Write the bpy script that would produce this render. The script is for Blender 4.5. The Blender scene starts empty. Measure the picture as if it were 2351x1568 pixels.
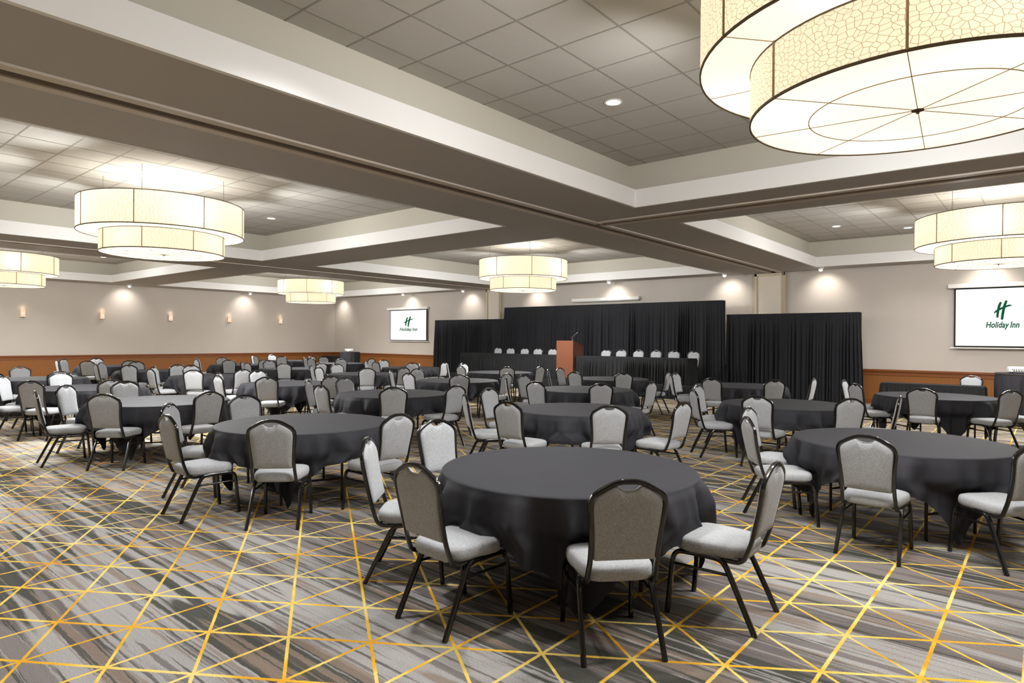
import bpy, bmesh, math, random
from mathutils import Vector, Matrix

PI = math.pi
S = bpy.context.scene
COL = S.collection
RND = random.Random(7)

# ------------------------------------------------------------------ helpers
def link(o, parent=None):
    COL.objects.link(o)
    if parent is not None:
        o.parent = parent
    return o

class MB:
    """collects shapes and links them as ONE mesh object"""
    def __init__(self):
        self.v = []; self.f = []
    def add(self, vs, fs):
        n = len(self.v)
        self.v += [tuple(p) for p in vs]
        self.f += [tuple(i + n for i in f) for f in fs]
        return self
    def box(self, x0, x1, y0, y1, z0, z1):
        vs = [(x, y, z) for z in (z0, z1) for y in (y0, y1) for x in (x0, x1)]
        fs = [(0, 2, 3, 1), (4, 5, 7, 6), (0, 1, 5, 4), (2, 6, 7, 3), (0, 4, 6, 2), (1, 3, 7, 5)]
        return self.add(vs, fs)
    def quad(self, a, b, c, d):
        return self.add([a, b, c, d], [(0, 1, 2, 3)])
    def tube(self, pts, r=.012, n=10, sq=2.0, rx=None, up=(1, 0, 0), caps=True):
        """sweep a (super)elliptic section along pts; 'up' keeps the frame from twisting"""
        pts = [Vector(p) for p in pts]
        up = Vector(up)
        rings = []
        for i, p in enumerate(pts):
            if i == 0: t = pts[1] - p
            elif i == len(pts) - 1: t = p - pts[i - 1]
            else: t = (pts[i + 1] - p).normalized() + (p - pts[i - 1]).normalized()
            t.normalize()
            a = up - t * up.dot(t)
            if a.length < 1e-4:
                a = Vector((0, 1, 0)) - t * t.y
            a.normalize()
            b = t.cross(a)
            ring = []
            for k in range(n):
                an = 2 * PI * (k + .5) / n
                c, s_ = math.cos(an), math.sin(an)
                q = (abs(c) ** sq + abs(s_) ** sq) ** (-1 / sq)
                ring.append(p + a * (c * q * (rx or r)) + b * (s_ * q * r))
            rings.append(ring)
        vs = [p for rg in rings for p in rg]
        fs = []
        for i in range(len(rings) - 1):
            for k in range(n):
                k2 = (k + 1) % n
                fs.append((i * n + k, i * n + k2, (i + 1) * n + k2, (i + 1) * n + k))
        if caps:
            fs.append(tuple(reversed(range(n))))
            fs.append(tuple(range((len(rings) - 1) * n, len(rings) * n)))
        return self.add(vs, fs)
    def lathe(self, prof, n=32, c=(0, 0), close=False):
        vs = []; fs = []
        for r, z in prof:
            for k in range(n):
                a = 2 * PI * k / n
                vs.append((c[0] + r * math.cos(a), c[1] + r * math.sin(a), z))
        m = len(prof)
        for i in range(m - 1 + (1 if close else 0)):
            j = (i + 1) % m
            for k in range(n):
                k2 = (k + 1) % n
                fs.append((i * n + k, i * n + k2, j * n + k2, j * n + k))
        return self.add(vs, fs)
    def loops(self, rings, cap0=True, cap1=True):
        n = len(rings[0]); vs = [p for r in rings for p in r]; fs = []
        for i in range(len(rings) - 1):
            for k in range(n):
                k2 = (k + 1) % n
                fs.append((i * n + k, i * n + k2, (i + 1) * n + k2, (i + 1) * n + k))
        if cap0: fs.append(tuple(reversed(range(n))))
        if cap1: fs.append(tuple(range((len(rings) - 1) * n, len(rings) * n)))
        return self.add(vs, fs)
    def build(self, name, mat, parent=None, smooth=None, loc=None, bevel=None):
        me = bpy.data.meshes.new(name)
        me.from_pydata(self.v, [], self.f)
        me.validate()
        bm = bmesh.new(); bm.from_mesh(me)
        bmesh.ops.remove_doubles(bm, verts=bm.verts, dist=1e-5)
        bmesh.ops.recalc_face_normals(bm, faces=bm.faces)
        if bevel:
            bmesh.ops.bevel(bm, geom=[e for e in bm.edges if e.is_manifold and e.calc_face_angle(0) > .6],
                            offset=bevel, segments=2, affect='EDGES', profile=.5)
        bm.to_mesh(me); bm.free()
        if smooth is not None:
            for p in me.polygons: p.use_smooth = True
            if smooth > 0:
                try: me.set_sharp_from_angle(angle=smooth)
                except Exception: pass
        if mat is not None: me.materials.append(mat)
        o = bpy.data.objects.new(name, me)
        if loc: o.location = loc
        return link(o, parent)

def empty(name, loc=(0, 0, 0), rz=0.0):
    o = bpy.data.objects.new(name, None)
    o.empty_display_size = .1
    o.location = loc; o.rotation_euler = (0, 0, rz)
    return link(o)

def tag(o, label, cat, group=None, kind=None):
    o['label'] = label; o['category'] = cat
    if group: o['group'] = group
    if kind: o['kind'] = kind
    return o

def struct(o, label=None):
    o['kind'] = 'structure'
    if label: o['label'] = label
    return o

def dup(root, loc, rz=0.0):
    """copy a thing together with its parts and sub-parts (mesh data shared)"""
    r = root.copy(); COL.objects.link(r)
    r.location = loc; r.rotation_euler = (0, 0, rz)
    for ch in list(root.children):
        c = ch.copy(); COL.objects.link(c); c.parent = r
        for g in list(ch.children):
            d = g.copy(); COL.objects.link(d); d.parent = c
    return r

# ------------------------------------------------------------------ materials
def srgb(r, g, b):
    f = lambda c: (c / 255 / 12.92) if c / 255 <= .04045 else ((c / 255 + .055) / 1.055) ** 2.4
    return (f(r), f(g), f(b), 1)

class NT:
    def __init__(self, name):
        self.m = bpy.data.materials.new(name); self.m.use_nodes = True
        self.t = self.m.node_tree
        self.t.nodes.clear()
        self.out = self.t.nodes.new('ShaderNodeOutputMaterial')
    def n(self, typ, ins=None, **kw):
        nd = self.t.nodes.new(typ)
        for k, v in kw.items(): setattr(nd, k, v)
        for k, v in (ins or {}).items():
            self.set(nd.inputs[k], v)
        return nd
    def set(self, sock, v):
        if isinstance(v, bpy.types.NodeSocket): self.t.links.new(v, sock)
        else: sock.default_value = v
    def math(self, op, a, b=None, c=None, clamp=False):
        nd = self.t.nodes.new('ShaderNodeMath'); nd.operation = op; nd.use_clamp = clamp
        for i, v in enumerate((a, b, c)):
            if v is not None: self.set(nd.inputs[i], v)
        return nd.outputs[0]
    def mix(self, f, a, b, mode='MIX'):
        nd = self.t.nodes.new('ShaderNodeMix'); nd.data_type = 'RGBA'; nd.blend_type = mode
        self.set(nd.inputs['Factor'], f); self.set(nd.inputs['A'], a); self.set(nd.inputs['B'], b)
        return nd.outputs['Result']
    def ramp(self, f, stops, interp='LINEAR'):
        nd = self.t.nodes.new('ShaderNodeValToRGB'); cr = nd.color_ramp; cr.interpolation = interp
        while len(cr.elements) < len(stops): cr.elements.new(.5)
        for e, (p, c) in zip(cr.elements, stops):
            e.position = p; e.color = c
        self.set(nd.inputs[0], f)
        return nd.outputs[0]
    def obj(self):
        return self.t.nodes.new('ShaderNodeTexCoord').outputs['Object']
    def noise(self, vec, scale, detail=2, rough=.5, w=None):
        nd = self.n('ShaderNodeTexNoise', {'Scale': scale, 'Detail': detail, 'Roughness': rough})
        if vec is not None: self.set(nd.inputs['Vector'], vec)
        return nd.outputs['Fac']
    def mapv(self, vec, scale=(1, 1, 1), loc=(0, 0, 0), rot=(0, 0, 0)):
        nd = self.n('ShaderNodeMapping', {'Scale': scale, 'Location': loc, 'Rotation': rot})
        self.set(nd.inputs['Vector'], vec)
        return nd.outputs[0]
    def bump(self, h, strength=.3, dist=.01):
        nd = self.n('ShaderNodeBump', {'Strength': strength, 'Distance': dist})
        self.set(nd.inputs['Height'], h)
        return nd.outputs[0]
    def bsdf(self, color, rough=.5, spec=.5, metal=0.0, normal=None, **kw):
        ins = {'Base Color': color, 'Roughness': rough, 'Specular IOR Level': spec, 'Metallic': metal}
        ins.update(kw)
        nd = self.n('ShaderNodeBsdfPrincipled', ins)
        if normal is not None: self.set(nd.inputs['Normal'], normal)
        self.t.links.new(nd.outputs[0], self.out.inputs[0])
        return nd
    def done(self, shader=None):
        if shader is not None: self.t.links.new(shader, self.out.inputs[0])
        return self.m

def plain(name, col, rough=.5, spec=.5, metal=0.0, bump=None, **kw):
    t = NT(name)
    nrm = None
    if bump:
        nrm = t.bump(t.noise(t.obj(), bump[0], 3), bump[1], bump[2])
    t.bsdf(col, rough, spec, metal, nrm, **kw)
    return t.done()

def emit(name, col, strength):
    t = NT(name)
    e = t.n('ShaderNodeEmission', {'Color': col, 'Strength': strength})
    return t.done(e.outputs[0])

M = {}
M['black_metal'] = plain('black_metal', (.005, .005, .006, 1), .13, .8)
M['chrome_edge'] = plain('chrome_edge', (.45, .45, .44, 1), .3, .5, .6)
M['leg_brown'] = plain('leg_brown', (.035, .018, .012, 1), .4, .4)
M['white_paint'] = plain('white_paint', srgb(240, 239, 237), .6, .3)
M['cream_paint'] = plain('cream_paint', srgb(208, 203, 190), .7, .25)
M['soffit_paint'] = plain('soffit_paint', srgb(182, 178, 175), .75, .2, bump=(120, .15, .002))
M['track_trim'] = plain('track_trim', srgb(206, 196, 184), .5, .4)
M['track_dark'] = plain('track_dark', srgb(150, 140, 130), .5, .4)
M['grid_bar'] = plain('grid_bar', srgb(152, 147, 137), .6, .3)
M['door_panel'] = plain('door_panel', srgb(222, 213, 197), .6, .3)
M['door_frame'] = plain('door_frame', srgb(206, 192, 166), .5, .35)
M['white_plastic'] = plain('white_plastic', srgb(232, 230, 224), .4, .4)
M['dark_plastic'] = plain('dark_plastic', (.012, .012, .013, 1), .45, .4)
M['grey_metal'] = plain('grey_metal', srgb(150, 148, 142), .35, .5, .5)
M['screen_border'] = plain('screen_border', (.01, .01, .011, 1), .7, .2)
M['rim'] = plain('rim', srgb(92, 76, 58), .5, .3)
M['seam'] = plain('seam', srgb(150, 128, 92), .5, .3)
M['table_wood'] = plain('table_wood', srgb(120, 84, 52), .5, .4)
M['lamp_face'] = emit('lamp_face', (1, .97, .92, 1), 6.0)
M['washer_face'] = emit('washer_face', (1, .95, .87, 1), 12.0)
M['green_projection'] = emit('green_projection', srgb(24, 92, 62), .9)  # projected logo light, put in as glowing colour

def mat_screen():
    t = NT('projected_screen')
    e = t.n('ShaderNodeEmission', {'Color': (1, 1, .995, 1), 'Strength': .74})
    d = t.n('ShaderNodeBsdfDiffuse', {'Color': (.28, .28, .28, 1)})
    a = t.n('ShaderNodeAddShader'); t.t.links.new(e.outputs[0], a.inputs[0]); t.t.links.new(d.outputs[0], a.inputs[1])
    return t.done(a.outputs[0])
M['screen'] = mat_screen()

def mat_wallpaper():
    t = NT('wallpaper')
    o = t.obj()
    a = t.noise(t.mapv(o, (60, 60, 420)), 1, 2)
    b = t.noise(t.mapv(o, (420, 420, 60)), 1, 2)
    w = t.math('ADD', a, b)
    big = t.noise(o, 1.2, 3)
    f = t.math('ADD', t.math('MULTIPLY', t.math('SUBTRACT', w, 1.0), .9), t.math('MULTIPLY', t.math('SUBTRACT', big, .5), .35))
    c = t.mix(t.math('ADD', f, .5, clamp=True), srgb(178, 170, 161), srgb(202, 194, 185))
    t.bsdf(c, .8, .2, normal=t.bump(w, .12, .002))
    return t.done()
M['wallpaper'] = mat_wallpaper()

def mat_wood(name, c0, c1, axis, grooves):
    t = NT(name)
    o = t.obj()
    sc = (14, 14, 1.1) if axis == 'z' else (1.1, 14, 14)
    g = t.noise(t.mapv(o, sc), 3, 4, .6)
    fine = t.noise(t.mapv(o, (120, 120, 6) if axis == 'z' else (6, 120, 120)), 1, 2)
    c = t.mix(t.math('ADD', t.math('MULTIPLY', g, .7), t.math('MULTIPLY', fine, .35), clamp=True), c0, c1)
    nrm = None
    if grooves:
        s = t.n('ShaderNodeSeparateXYZ'); t.set(s.inputs[0], o)
        ax = t.math('ADD', s.outputs[0], s.outputs[1])
        fr = t.math('ABSOLUTE', t.math('SUBTRACT', t.math('FRACT', t.math('DIVIDE', ax, .036)), .5))
        gr = t.math('SMOOTH_MIN', t.math('MULTIPLY', t.math('SUBTRACT', .5, fr), 8), 1.0, .1)
        c = t.mix(t.math('MULTIPLY', t.math('SUBTRACT', 1, gr, clamp=True), .38), c, (.06, .025, .008, 1))
        nrm = t.bump(gr, .4, .004)
    t.bsdf(c, .38, .4, normal=nrm)
    return t.done()
M['bead'] = mat_wood('beadboard_wood', srgb(116, 70, 31), srgb(152, 98, 48), 'z', True)
M['rail'] = mat_wood('rail_wood', srgb(102, 56, 24), srgb(140, 82, 40), 'x', False)
M['lectern'] = mat_wood('lectern_wood', srgb(102, 60, 41), srgb(126, 79, 56), 'z', False)

def mat_tile():
    t = NT('ceiling_tile')
    o = t.obj()
    v = t.noise(o, 160, 3, .6)
    c = t.mix(v, srgb(176, 172, 164), srgb(200, 197, 190))
    t.bsdf(c, .9, .1, normal=t.bump(v, .25, .004))
    return t.done()
M['tile'] = mat_tile()

def mat_fabric():
    t = NT('tweed_fabric')
    o = t.obj()
    a = t.noise(t.mapv(o, (1, 1, 1)), 420, 3, .7)
    b = t.noise(t.mapv(o, (90, 700, 300)), 1, 2, .6)
    d = t.noise(t.mapv(o, (600, 90, 90)), 1, 2, .6)
    f = t.math('ADD', t.math('MULTIPLY', a, .5), t.math('ADD', t.math('MULTIPLY', b, .25), t.math('MULTIPLY', d, .25)))
    c = t.ramp(f, [(.36, srgb(106, 107, 109)), (.5, srgb(170, 172, 175)), (.64, srgb(212, 215, 219))])
    t.bsdf(c, .9, .12, normal=t.bump(f, .35, .003), **{'Sheen Weight': .15, 'Sheen Roughness': .5})
    return t.done()
M['fabric'] = mat_fabric()

def mat_cloth(name, c0, c1, sheen, weave=900):
    t = NT(name)
    o = t.obj()
    a = t.noise(o, weave, 2)
    b = t.noise(o, 3.0, 3)
    c = t.mix(t.math('ADD', t.math('MULTIPLY', a, .5), t.math('MULTIPLY', b, .5), clamp=True), c0, c1)
    t.bsdf(c, .75, .25, normal=t.bump(t.noise(o, 5, 4), .10, .02), **{'Sheen Weight': sheen, 'Sheen Roughness': .45})
    return t.done()
M['cloth'] = mat_cloth('black_tablecloth', srgb(42, 42, 46), srgb(52, 52, 57), .0)
M['drape'] = mat_cloth('black_drape', srgb(27, 28, 31), srgb(41, 42, 47), .0)
M['skirt'] = mat_cloth('black_skirt', srgb(25, 26, 27), srgb(38, 39, 41), .0)

def mat_carpet():
    t = NT('patterned_carpet')
    o = t.obj()
    s = t.n('ShaderNodeSeparateXYZ'); t.set(s.inputs[0], o)
    x = t.math('ADD', s.outputs[0], 1.668)
    y = t.math('SUBTRACT', s.outputs[1], 2.987)
    wob = t.noise(o, 38, 3, .7)
    k = .6593; ca = .8349
    def dist(v, per, mul):
        fr = t.math('FRACT', t.math('ADD', t.math('DIVIDE', v, per), .5))
        return t.math('MULTIPLY', t.math('ABSOLUTE', t.math('SUBTRACT', fr, .5)), per * mul)
    d1 = dist(x, .3965, 1)
    kx = t.math('MULTIPLY', x, k)
    d2 = dist(t.math('SUBTRACT', y, kx), .5228, ca)
    d3 = dist(t.math('ADD', y, kx), .5228, ca)
    d = t.math('MINIMUM', t.math('MINIMUM', d1, t.math('ADD', d2, -.001)), t.math('ADD', d3, .001))
    d = t.math('ADD', d, t.math('MULTIPLY', t.math('SUBTRACT', wob, .5), .010))
    line = t.math('SUBTRACT', 1, t.math('MULTIPLY', t.math('SUBTRACT', d, .0088), 450), clamp=True)
    hue = t.noise(t.mapv(o, (1.2, 2.4, 1)), 1.1, 2, .6)
    lc = t.ramp(hue, [(.38, srgb(214, 156, 42)), (.46, srgb(226, 176, 54)), (.52, srgb(232, 200, 98)), (.62, srgb(234, 210, 128))])
    # long streaks running along x
    fray = t.noise(t.mapv(o, (7, 34, 1)), 1.0, 3, .7)
    y2 = t.math('ADD', s.outputs[1], t.math('MULTIPLY', fray, .028))
    def streak(sx, sy, off, det, rough=.55):
        cmb = t.n('ShaderNodeCombineXYZ')
        t.set(cmb.inputs[0], t.math('MULTIPLY', s.outputs[0], sx)); t.set(cmb.inputs[1], t.math('ADD', t.math('MULTIPLY', y2, sy), off))
        return t.noise(cmb.outputs[0], 1.0, det, rough)
    def mask(v, lo, hi):
        return t.math('DIVIDE', t.math('SUBTRACT', v, lo), hi - lo, clamp=True)
    LG, MV, CH, TN, BG = srgb(180, 178, 176), srgb(119, 112, 111), srgb(80, 81, 75), srgb(148, 132, 119), srgb(140, 134, 131)
    broad = streak(.09, 1.15, 5, 1)
    def hump(c, w, a):
        v = t.math('DIVIDE', t.math('SUBTRACT', y2, c), w)
        return t.math('MULTIPLY', t.math('SUBTRACT', 1, t.math('MULTIPLY', v, v), clamp=True), a)
    broad = t.math('ADD', broad, t.math('ADD', hump(2.75, .75, .16), hump(1.62, .42, -.10)))
    base = t.mix(mask(streak(.22, 4.2, 31, 1), .47, .50), MV, BG)
    lgm = t.math('ADD', broad, t.math('MULTIPLY', t.math('SUBTRACT', streak(.2, 6.0, 60, 2), .5), .55))
    base = t.mix(t.math('MULTIPLY', mask(lgm, .50, .53), .92), base, LG)
    dkm = t.math('SUBTRACT', streak(.22, 4.0, 77, 2), t.math('MULTIPLY', t.math('SUBTRACT', broad, .5), .35))
    base = t.mix(t.math('MULTIPLY', mask(dkm, .53, .55), .95), base, CH)
    base = t.mix(t.math('MULTIPLY', mask(streak(.24, 5.6, 140, 2), .575, .595), .8), base, TN)
    base = t.mix(t.math('MULTIPLY', mask(streak(.24, 8.6, 520, 2), .60, .62), .8), base, MV)
    base = t.mix(t.math('MULTIPLY', mask(streak(.40, 22, 190, 2), .60, .63), .8), base, CH)
    base = t.mix(t.math('MULTIPLY', mask(streak(.45, 26, 260, 2), .61, .64), .7), base, LG)
    base = t.mix(t.math('MULTIPLY', mask(streak(.45, 30, 330, 2), .60, .63), .65), base, TN)
    base = t.mix(t.math('MULTIPLY', mask(streak(.5, 46, 400, 2), .35, .65), .28), base, t.mix(.5, base, (.5, .5, .5, 1), 'MULTIPLY'))
    pile = t.noise(o, 420, 2, .7)
    base = t.mix(.40, base, t.ramp(pile, [(.3, (.06, .06, .055, 1)), (.7, (.52, .5, .48, 1))]), 'OVERLAY')
    speck = t.noise(o, 150, 2, .8)
    base = t.mix(.55, base, t.ramp(speck, [(.3, (.22, .22, .22, 1)), (.5, (.5, .5, .5, 1)), (.7, (.78, .78, .78, 1))]), 'OVERLAY')
    c = t.mix(line, base, t.mix(.35, lc, t.ramp(speck, [(.3, (.25, .25, .25, 1)), (.7, (.75, .75, .75, 1))]), 'OVERLAY'))
    h = t.math('ADD', t.math('MULTIPLY', line, .4), t.math('MULTIPLY', pile, .6))
    t.bsdf(c, .95, .08, normal=t.bump(h, .5, .006))
    return t.done()
M['carpet'] = mat_carpet()

def mat_shade(name, col, strength, cells, line, trans):
    """glowing parchment with a printed net of cells: emission + light coming through from the bulbs inside"""
    t = NT(name)
    o = t.obj()
    s = t.n('ShaderNodeSeparateXYZ'); t.set(s.inputs[0], o)
    cb = t.n('ShaderNodeCombineXYZ')
    t.set(cb.inputs[0], t.math('MULTIPLY', t.math('ARCTAN2', s.outputs[1], s.outputs[0]), 1.15)); t.set(cb.inputs[1], t.math('MULTIPLY', s.outputs[2], 1.6))
    v = t.n('ShaderNodeTexVoronoi', {'Scale': cells}, feature='DISTANCE_TO_EDGE', voronoi_dimensions='2D'); t.set(v.inputs['Vector'], cb.outputs[0])
    e = t.math('MULTIPLY', t.math('SUBTRACT', v.outputs['Distance'], line), 40, clamp=True)
    mott = t.noise(o, 5, 3)
    c0 = t.mix(mott, col, (col[0], col[1] * .95, col[2] * .86, 1))
    c = t.mix(e, (col[0] * .34, col[1] * .28, col[2] * .19, 1), c0) if line > 0 else c0
    em = t.n('ShaderNodeEmission', {'Strength': strength}); t.set(em.inputs['Color'], c)
    tr = t.n('ShaderNodeBsdfTranslucent'); t.set(tr.inputs['Color'], t.mix(.5, c, (1, 1, 1, 1)) if line <= 0 else t.mix(e, (.3, .22, .14, 1), (trans, trans * .94, trans * .80, 1)))
    if line <= 0: t.set(tr.inputs['Color'], (trans, trans * .94, trans * .84, 1))
    a = t.n('ShaderNodeAddShader'); t.t.links.new(em.outputs[0], a.inputs[0]); t.t.links.new(tr.outputs[0], a.inputs[1])
    return t.done(a.outputs[0])
M['shade'] = mat_shade('parchment_shade', (1, .88, .64, 1), .42, 20, .020, .8)
M['diffuser'] = mat_shade('fabric_diffuser', (1, .93, .78, 1), .68, 3, 0, .35)
M['sconce_glass'] = emit('sconce_glass', (1, .68, .46, 1), 1.0)
M['sconce_ring'] = emit('sconce_ring', (1, .9, .75, 1), 1.3)

# ------------------------------------------------------------------ room shell
XL, XR, YB, YF = -28.95, 5.5, 19.83, -11.0
ZS, ZLIP, ZC = 3.76, 4.035, 4.49         # soffit, top of the coffer lip, tiled ceiling
CX = [(-27.63, -19.03), (-16.34, -7.70), (-4.96, 3.64)]
CY = [(-9.72, -1.27), (.42, 8.87), (10.56, 19.0)]
SET = .25

b = MB().quad((XL, YF, 0), (XR, YF, 0), (XR, YB, 0), (XL, YB, 0))
struct(b.build('floor', M['carpet']), 'carpet of grey streaks crossed by a net of yellow lines')

def wall(name, a, c, label):
    (x0, y0), (x1, y1) = a, c
    b = MB().box(min(x0, x1), max(x0, x1), min(y0, y1), max(y0, y1), 0, ZS)
    return struct(b.build(name, M['wallpaper']), label)
wall('wall_left', (XL - .15, YF), (XL, YB + .15), 'taupe papered side wall with five sconces')
wall('wall_back', (XL, YB), (XR, YB + .15), 'taupe papered wall behind the stage')
wall('wall_right', (XR, YF), (XR + .15, YB + .15), 'taupe papered wall to the right')
wall('wall_front', (XL, YF - .15), (XR, YF), 'taupe papered wall behind the viewpoint')

# soffit with coffer holes and the slots of the folding-wall tracks
TRX = [(-6.40, -6.24), (-17.73, -17.57)]
TRY = (9.71, 9.87)
xs = sorted({XL, XR, *[v for p in CX for v in p], *[v for p in TRX for v in p]})
ys = sorted({YF, YB, *[v for p in CY for v in p], *TRY})
bs = MB(); bt = MB()
for i in range(len(xs) - 1):
    for j in range(len(ys) - 1):
        x0, x1, y0, y1 = xs[i], xs[i + 1], ys[j], ys[j + 1]
        mx, my = (x0 + x1) / 2, (y0 + y1) / 2
        if any(a < mx < c for a, c in CX) and any(a < my < c for a, c in CY): continue
        if any(a < mx < c for a, c in TRX) or (TRY[0] < my < TRY[1] and mx > TRX[0][1]):
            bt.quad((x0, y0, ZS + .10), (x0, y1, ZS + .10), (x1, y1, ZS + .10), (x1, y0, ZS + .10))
            continue
        bs.quad((x0, y0, ZS), (x0, y1, ZS), (x1, y1, ZS), (x1, y0, ZS))
struct(bs.build('ceiling_soffit', M['soffit_paint']), 'taupe beams of the coffered ceiling')
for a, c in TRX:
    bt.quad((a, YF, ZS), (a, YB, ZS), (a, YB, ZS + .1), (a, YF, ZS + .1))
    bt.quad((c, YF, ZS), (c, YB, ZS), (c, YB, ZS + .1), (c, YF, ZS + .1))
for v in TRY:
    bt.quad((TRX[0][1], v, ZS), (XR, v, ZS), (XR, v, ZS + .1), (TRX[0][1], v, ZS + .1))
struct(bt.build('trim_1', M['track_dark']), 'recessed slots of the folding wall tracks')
bt = MB()
for (a, c) in TRX:
    w = .12 if a > -10 else .06
    bt.box(c, c + w, YF, TRY[0] if a > -10 else YB, ZS - .014, ZS)
    if a > -10: bt.box(c, c + w, TRY[1], YB, ZS - .014, ZS)
    bt.box(a - w, a, YF, YB, ZS - .014, ZS)
    bt.box(c + w, c + w + .025, YF, TRY[0] if a > -10 else YB, ZS - .022, ZS)
    if a > -10: bt.box(c + w, c + w + .025, TRY[1], YB, ZS - .022, ZS)
bt.box(TRX[0][1] + .12, XR, TRY[0] - .13, TRY[0], ZS - .014, ZS)
bt.box(TRX[0][1] + .12, XR, TRY[1], TRY[1] + .11, ZS - .014, ZS)
bt.box(TRX[0][1] + .12, XR, TRY[0] - .155, TRY[0] - .13, ZS - .022, ZS)
struct(bt.build('trim_2', M['track_trim']), 'beige trim strips along the folding wall tracks')

# coffers: white lip, cream upper wall, tiled ceiling, T-bar grid
lip = MB(); upw = MB(); til = MB(); grd = MB()
TS = .649
for (x0, x1) in CX:
    for (y0, y1) in CY:
        for (a, c, e, f) in ((x0 - .05, x0, y0 - .05, y1 + .05), (x1, x1 + .05, y0 - .05, y1 + .05),
                             (x0, x1, y0 - .05, y0), (x0, x1, y1, y1 + .05)):
            lip.box(a, c, e, f, ZS - .001, ZLIP)
        X0, X1, Y0, Y1 = x0 - SET, x1 + SET, y0 - SET, y1 + SET
        for (p, q) in (((X0, Y0), (X0, Y1)), ((X0, Y1), (X1, Y1)), ((X1, Y1), (X1, Y0)), ((X1, Y0), (X0, Y0))):
            upw.quad((p[0], p[1], ZS + .12), (q[0], q[1], ZS + .12), (q[0], q[1], ZC), (p[0], p[1], ZC))
        for (a, c, e, f) in ((X0, x0, Y0, Y1), (x1, X1, Y0, Y1), (x0, x1, Y0, y0), (x0, x1, y1, Y1)):
            upw.quad((a, e, ZS + .12), (c, e, ZS + .12), (c, f, ZS + .12), (a, f, ZS + .12))
        til.quad((X0, Y0, ZC), (X0, Y1, ZC), (X1, Y1, ZC), (X1, Y0, ZC))
        gx = X0 + .30
        while gx < X1:
            grd.box(gx - .010, gx + .010, Y0, Y1, ZC - .003, ZC + .01); gx += TS
        gy = Y1 - .25 - .0
        while gy > Y0:
            grd.box(X0, X1, gy - .010, gy + .010, ZC - .0025, ZC + .01); gy -= TS
struct(lip.build('trim_3', M['white_paint']), 'white lips around the ceiling coffers')
struct(upw.build('ceiling_coffer', M['cream_paint']), 'cream upper sides of the ceiling coffers')
struct(til.build('ceiling', M['tile']), 'grey lay-in tiles of the coffers')
struct(grd.build('ceiling_grid', M['grid_bar']), 'thin bars between the ceiling tiles')

# wainscot
def wainscot(n, horizontal, a, c, at, sgn):
    """horizontal: along x at y=at (back wall), else along y at x=at; sgn = direction into the room"""
    def bx(m, d0, d1, z0, z1):
        lo, hi = sorted((at + sgn * d0, at + sgn * d1))
        if horizontal: m.box(a, c, lo, hi, z0, z1)
        else: m.box(lo, hi, a, c, z0, z1)
    m = MB(); bx(m, 0, .022, .10, .80)
    struct(m.build('wainscot_panel', M['bead']), 'brown beadboard wainscot on the %s wall' % n)
    m = MB(); bx(m, 0, .030, .80, .90); bx(m, 0, .040, .79, .81); bx(m, 0, .065, .895, .948); bx(m, 0, .045, .875, .897)
    struct(m.build('trim_rail_' + n, M['rail'], bevel=.004), 'brown wooden chair rail on the %s wall' % n)
    m = MB(); bx(m, 0, .035, 0, .13)
    struct(m.build('baseboard_' + n, M['rail'], bevel=.004), 'brown wooden baseboard on the %s wall' % n)
wainscot('left', False, YF, YB, XL, 1)
wainscot('back', True, XL + .07, XR, YB, -1)
wainscot('right', False, YF, YB, XR, -1)

# pocket doors of the folding walls in the back wall
for i, (x0, x1) in enumerate(((-18.05, -17.25), (-6.92, -6.02))):
    m = MB().box(x0 + .07, x1 - .09, YB - .045, YB - .001, 0, 3.66)
    d = m.build('door_%d' % (i + 1), M['door_panel'], bevel=.003)
    struct(d, 'tall beige pocket door of the folding wall')
    m = MB().box(x0, x0 + .07, YB - .085, YB, 0, 3.74).box(x1 - .09, x1, YB - .085, YB, 0, 3.74).box(x0, x1, YB - .085, YB, 3.66, 3.74)
    m.box(x1 - .055, x1 - .04, YB - .11, YB, 0, 3.74)
    m.build('door_frame', M['door_frame'], d, bevel=.003)

# ------------------------------------------------------------------ banquet chair (faces +y)
def catmull(P, sub):
    out = []
    n = len(P)
    for i in range(n - 1):
        p0, p1, p2, p3 = P[max(i - 1, 0)], P[i], P[i + 1], P[min(i + 2, n - 1)]
        for k in range(sub):
            t = k / sub
            out.append(tuple(.5 * ((2 * b_) + (-a + c) * t + (2 * a - 5 * b_ + 4 * c - d) * t * t + (-a + 3 * b_ - 3 * c + d) * t ** 3)
                             for a, b_, c, d in zip(p0, p1, p2, p3)))
    out.append(tuple(P[-1]))
    return out

def lean(z):                      # depth of the back as a function of height
    u = (z - .43) / .54
    return -.212 - .108 * u - .012 * math.sin(PI * max(0, min(1, u)))

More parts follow.
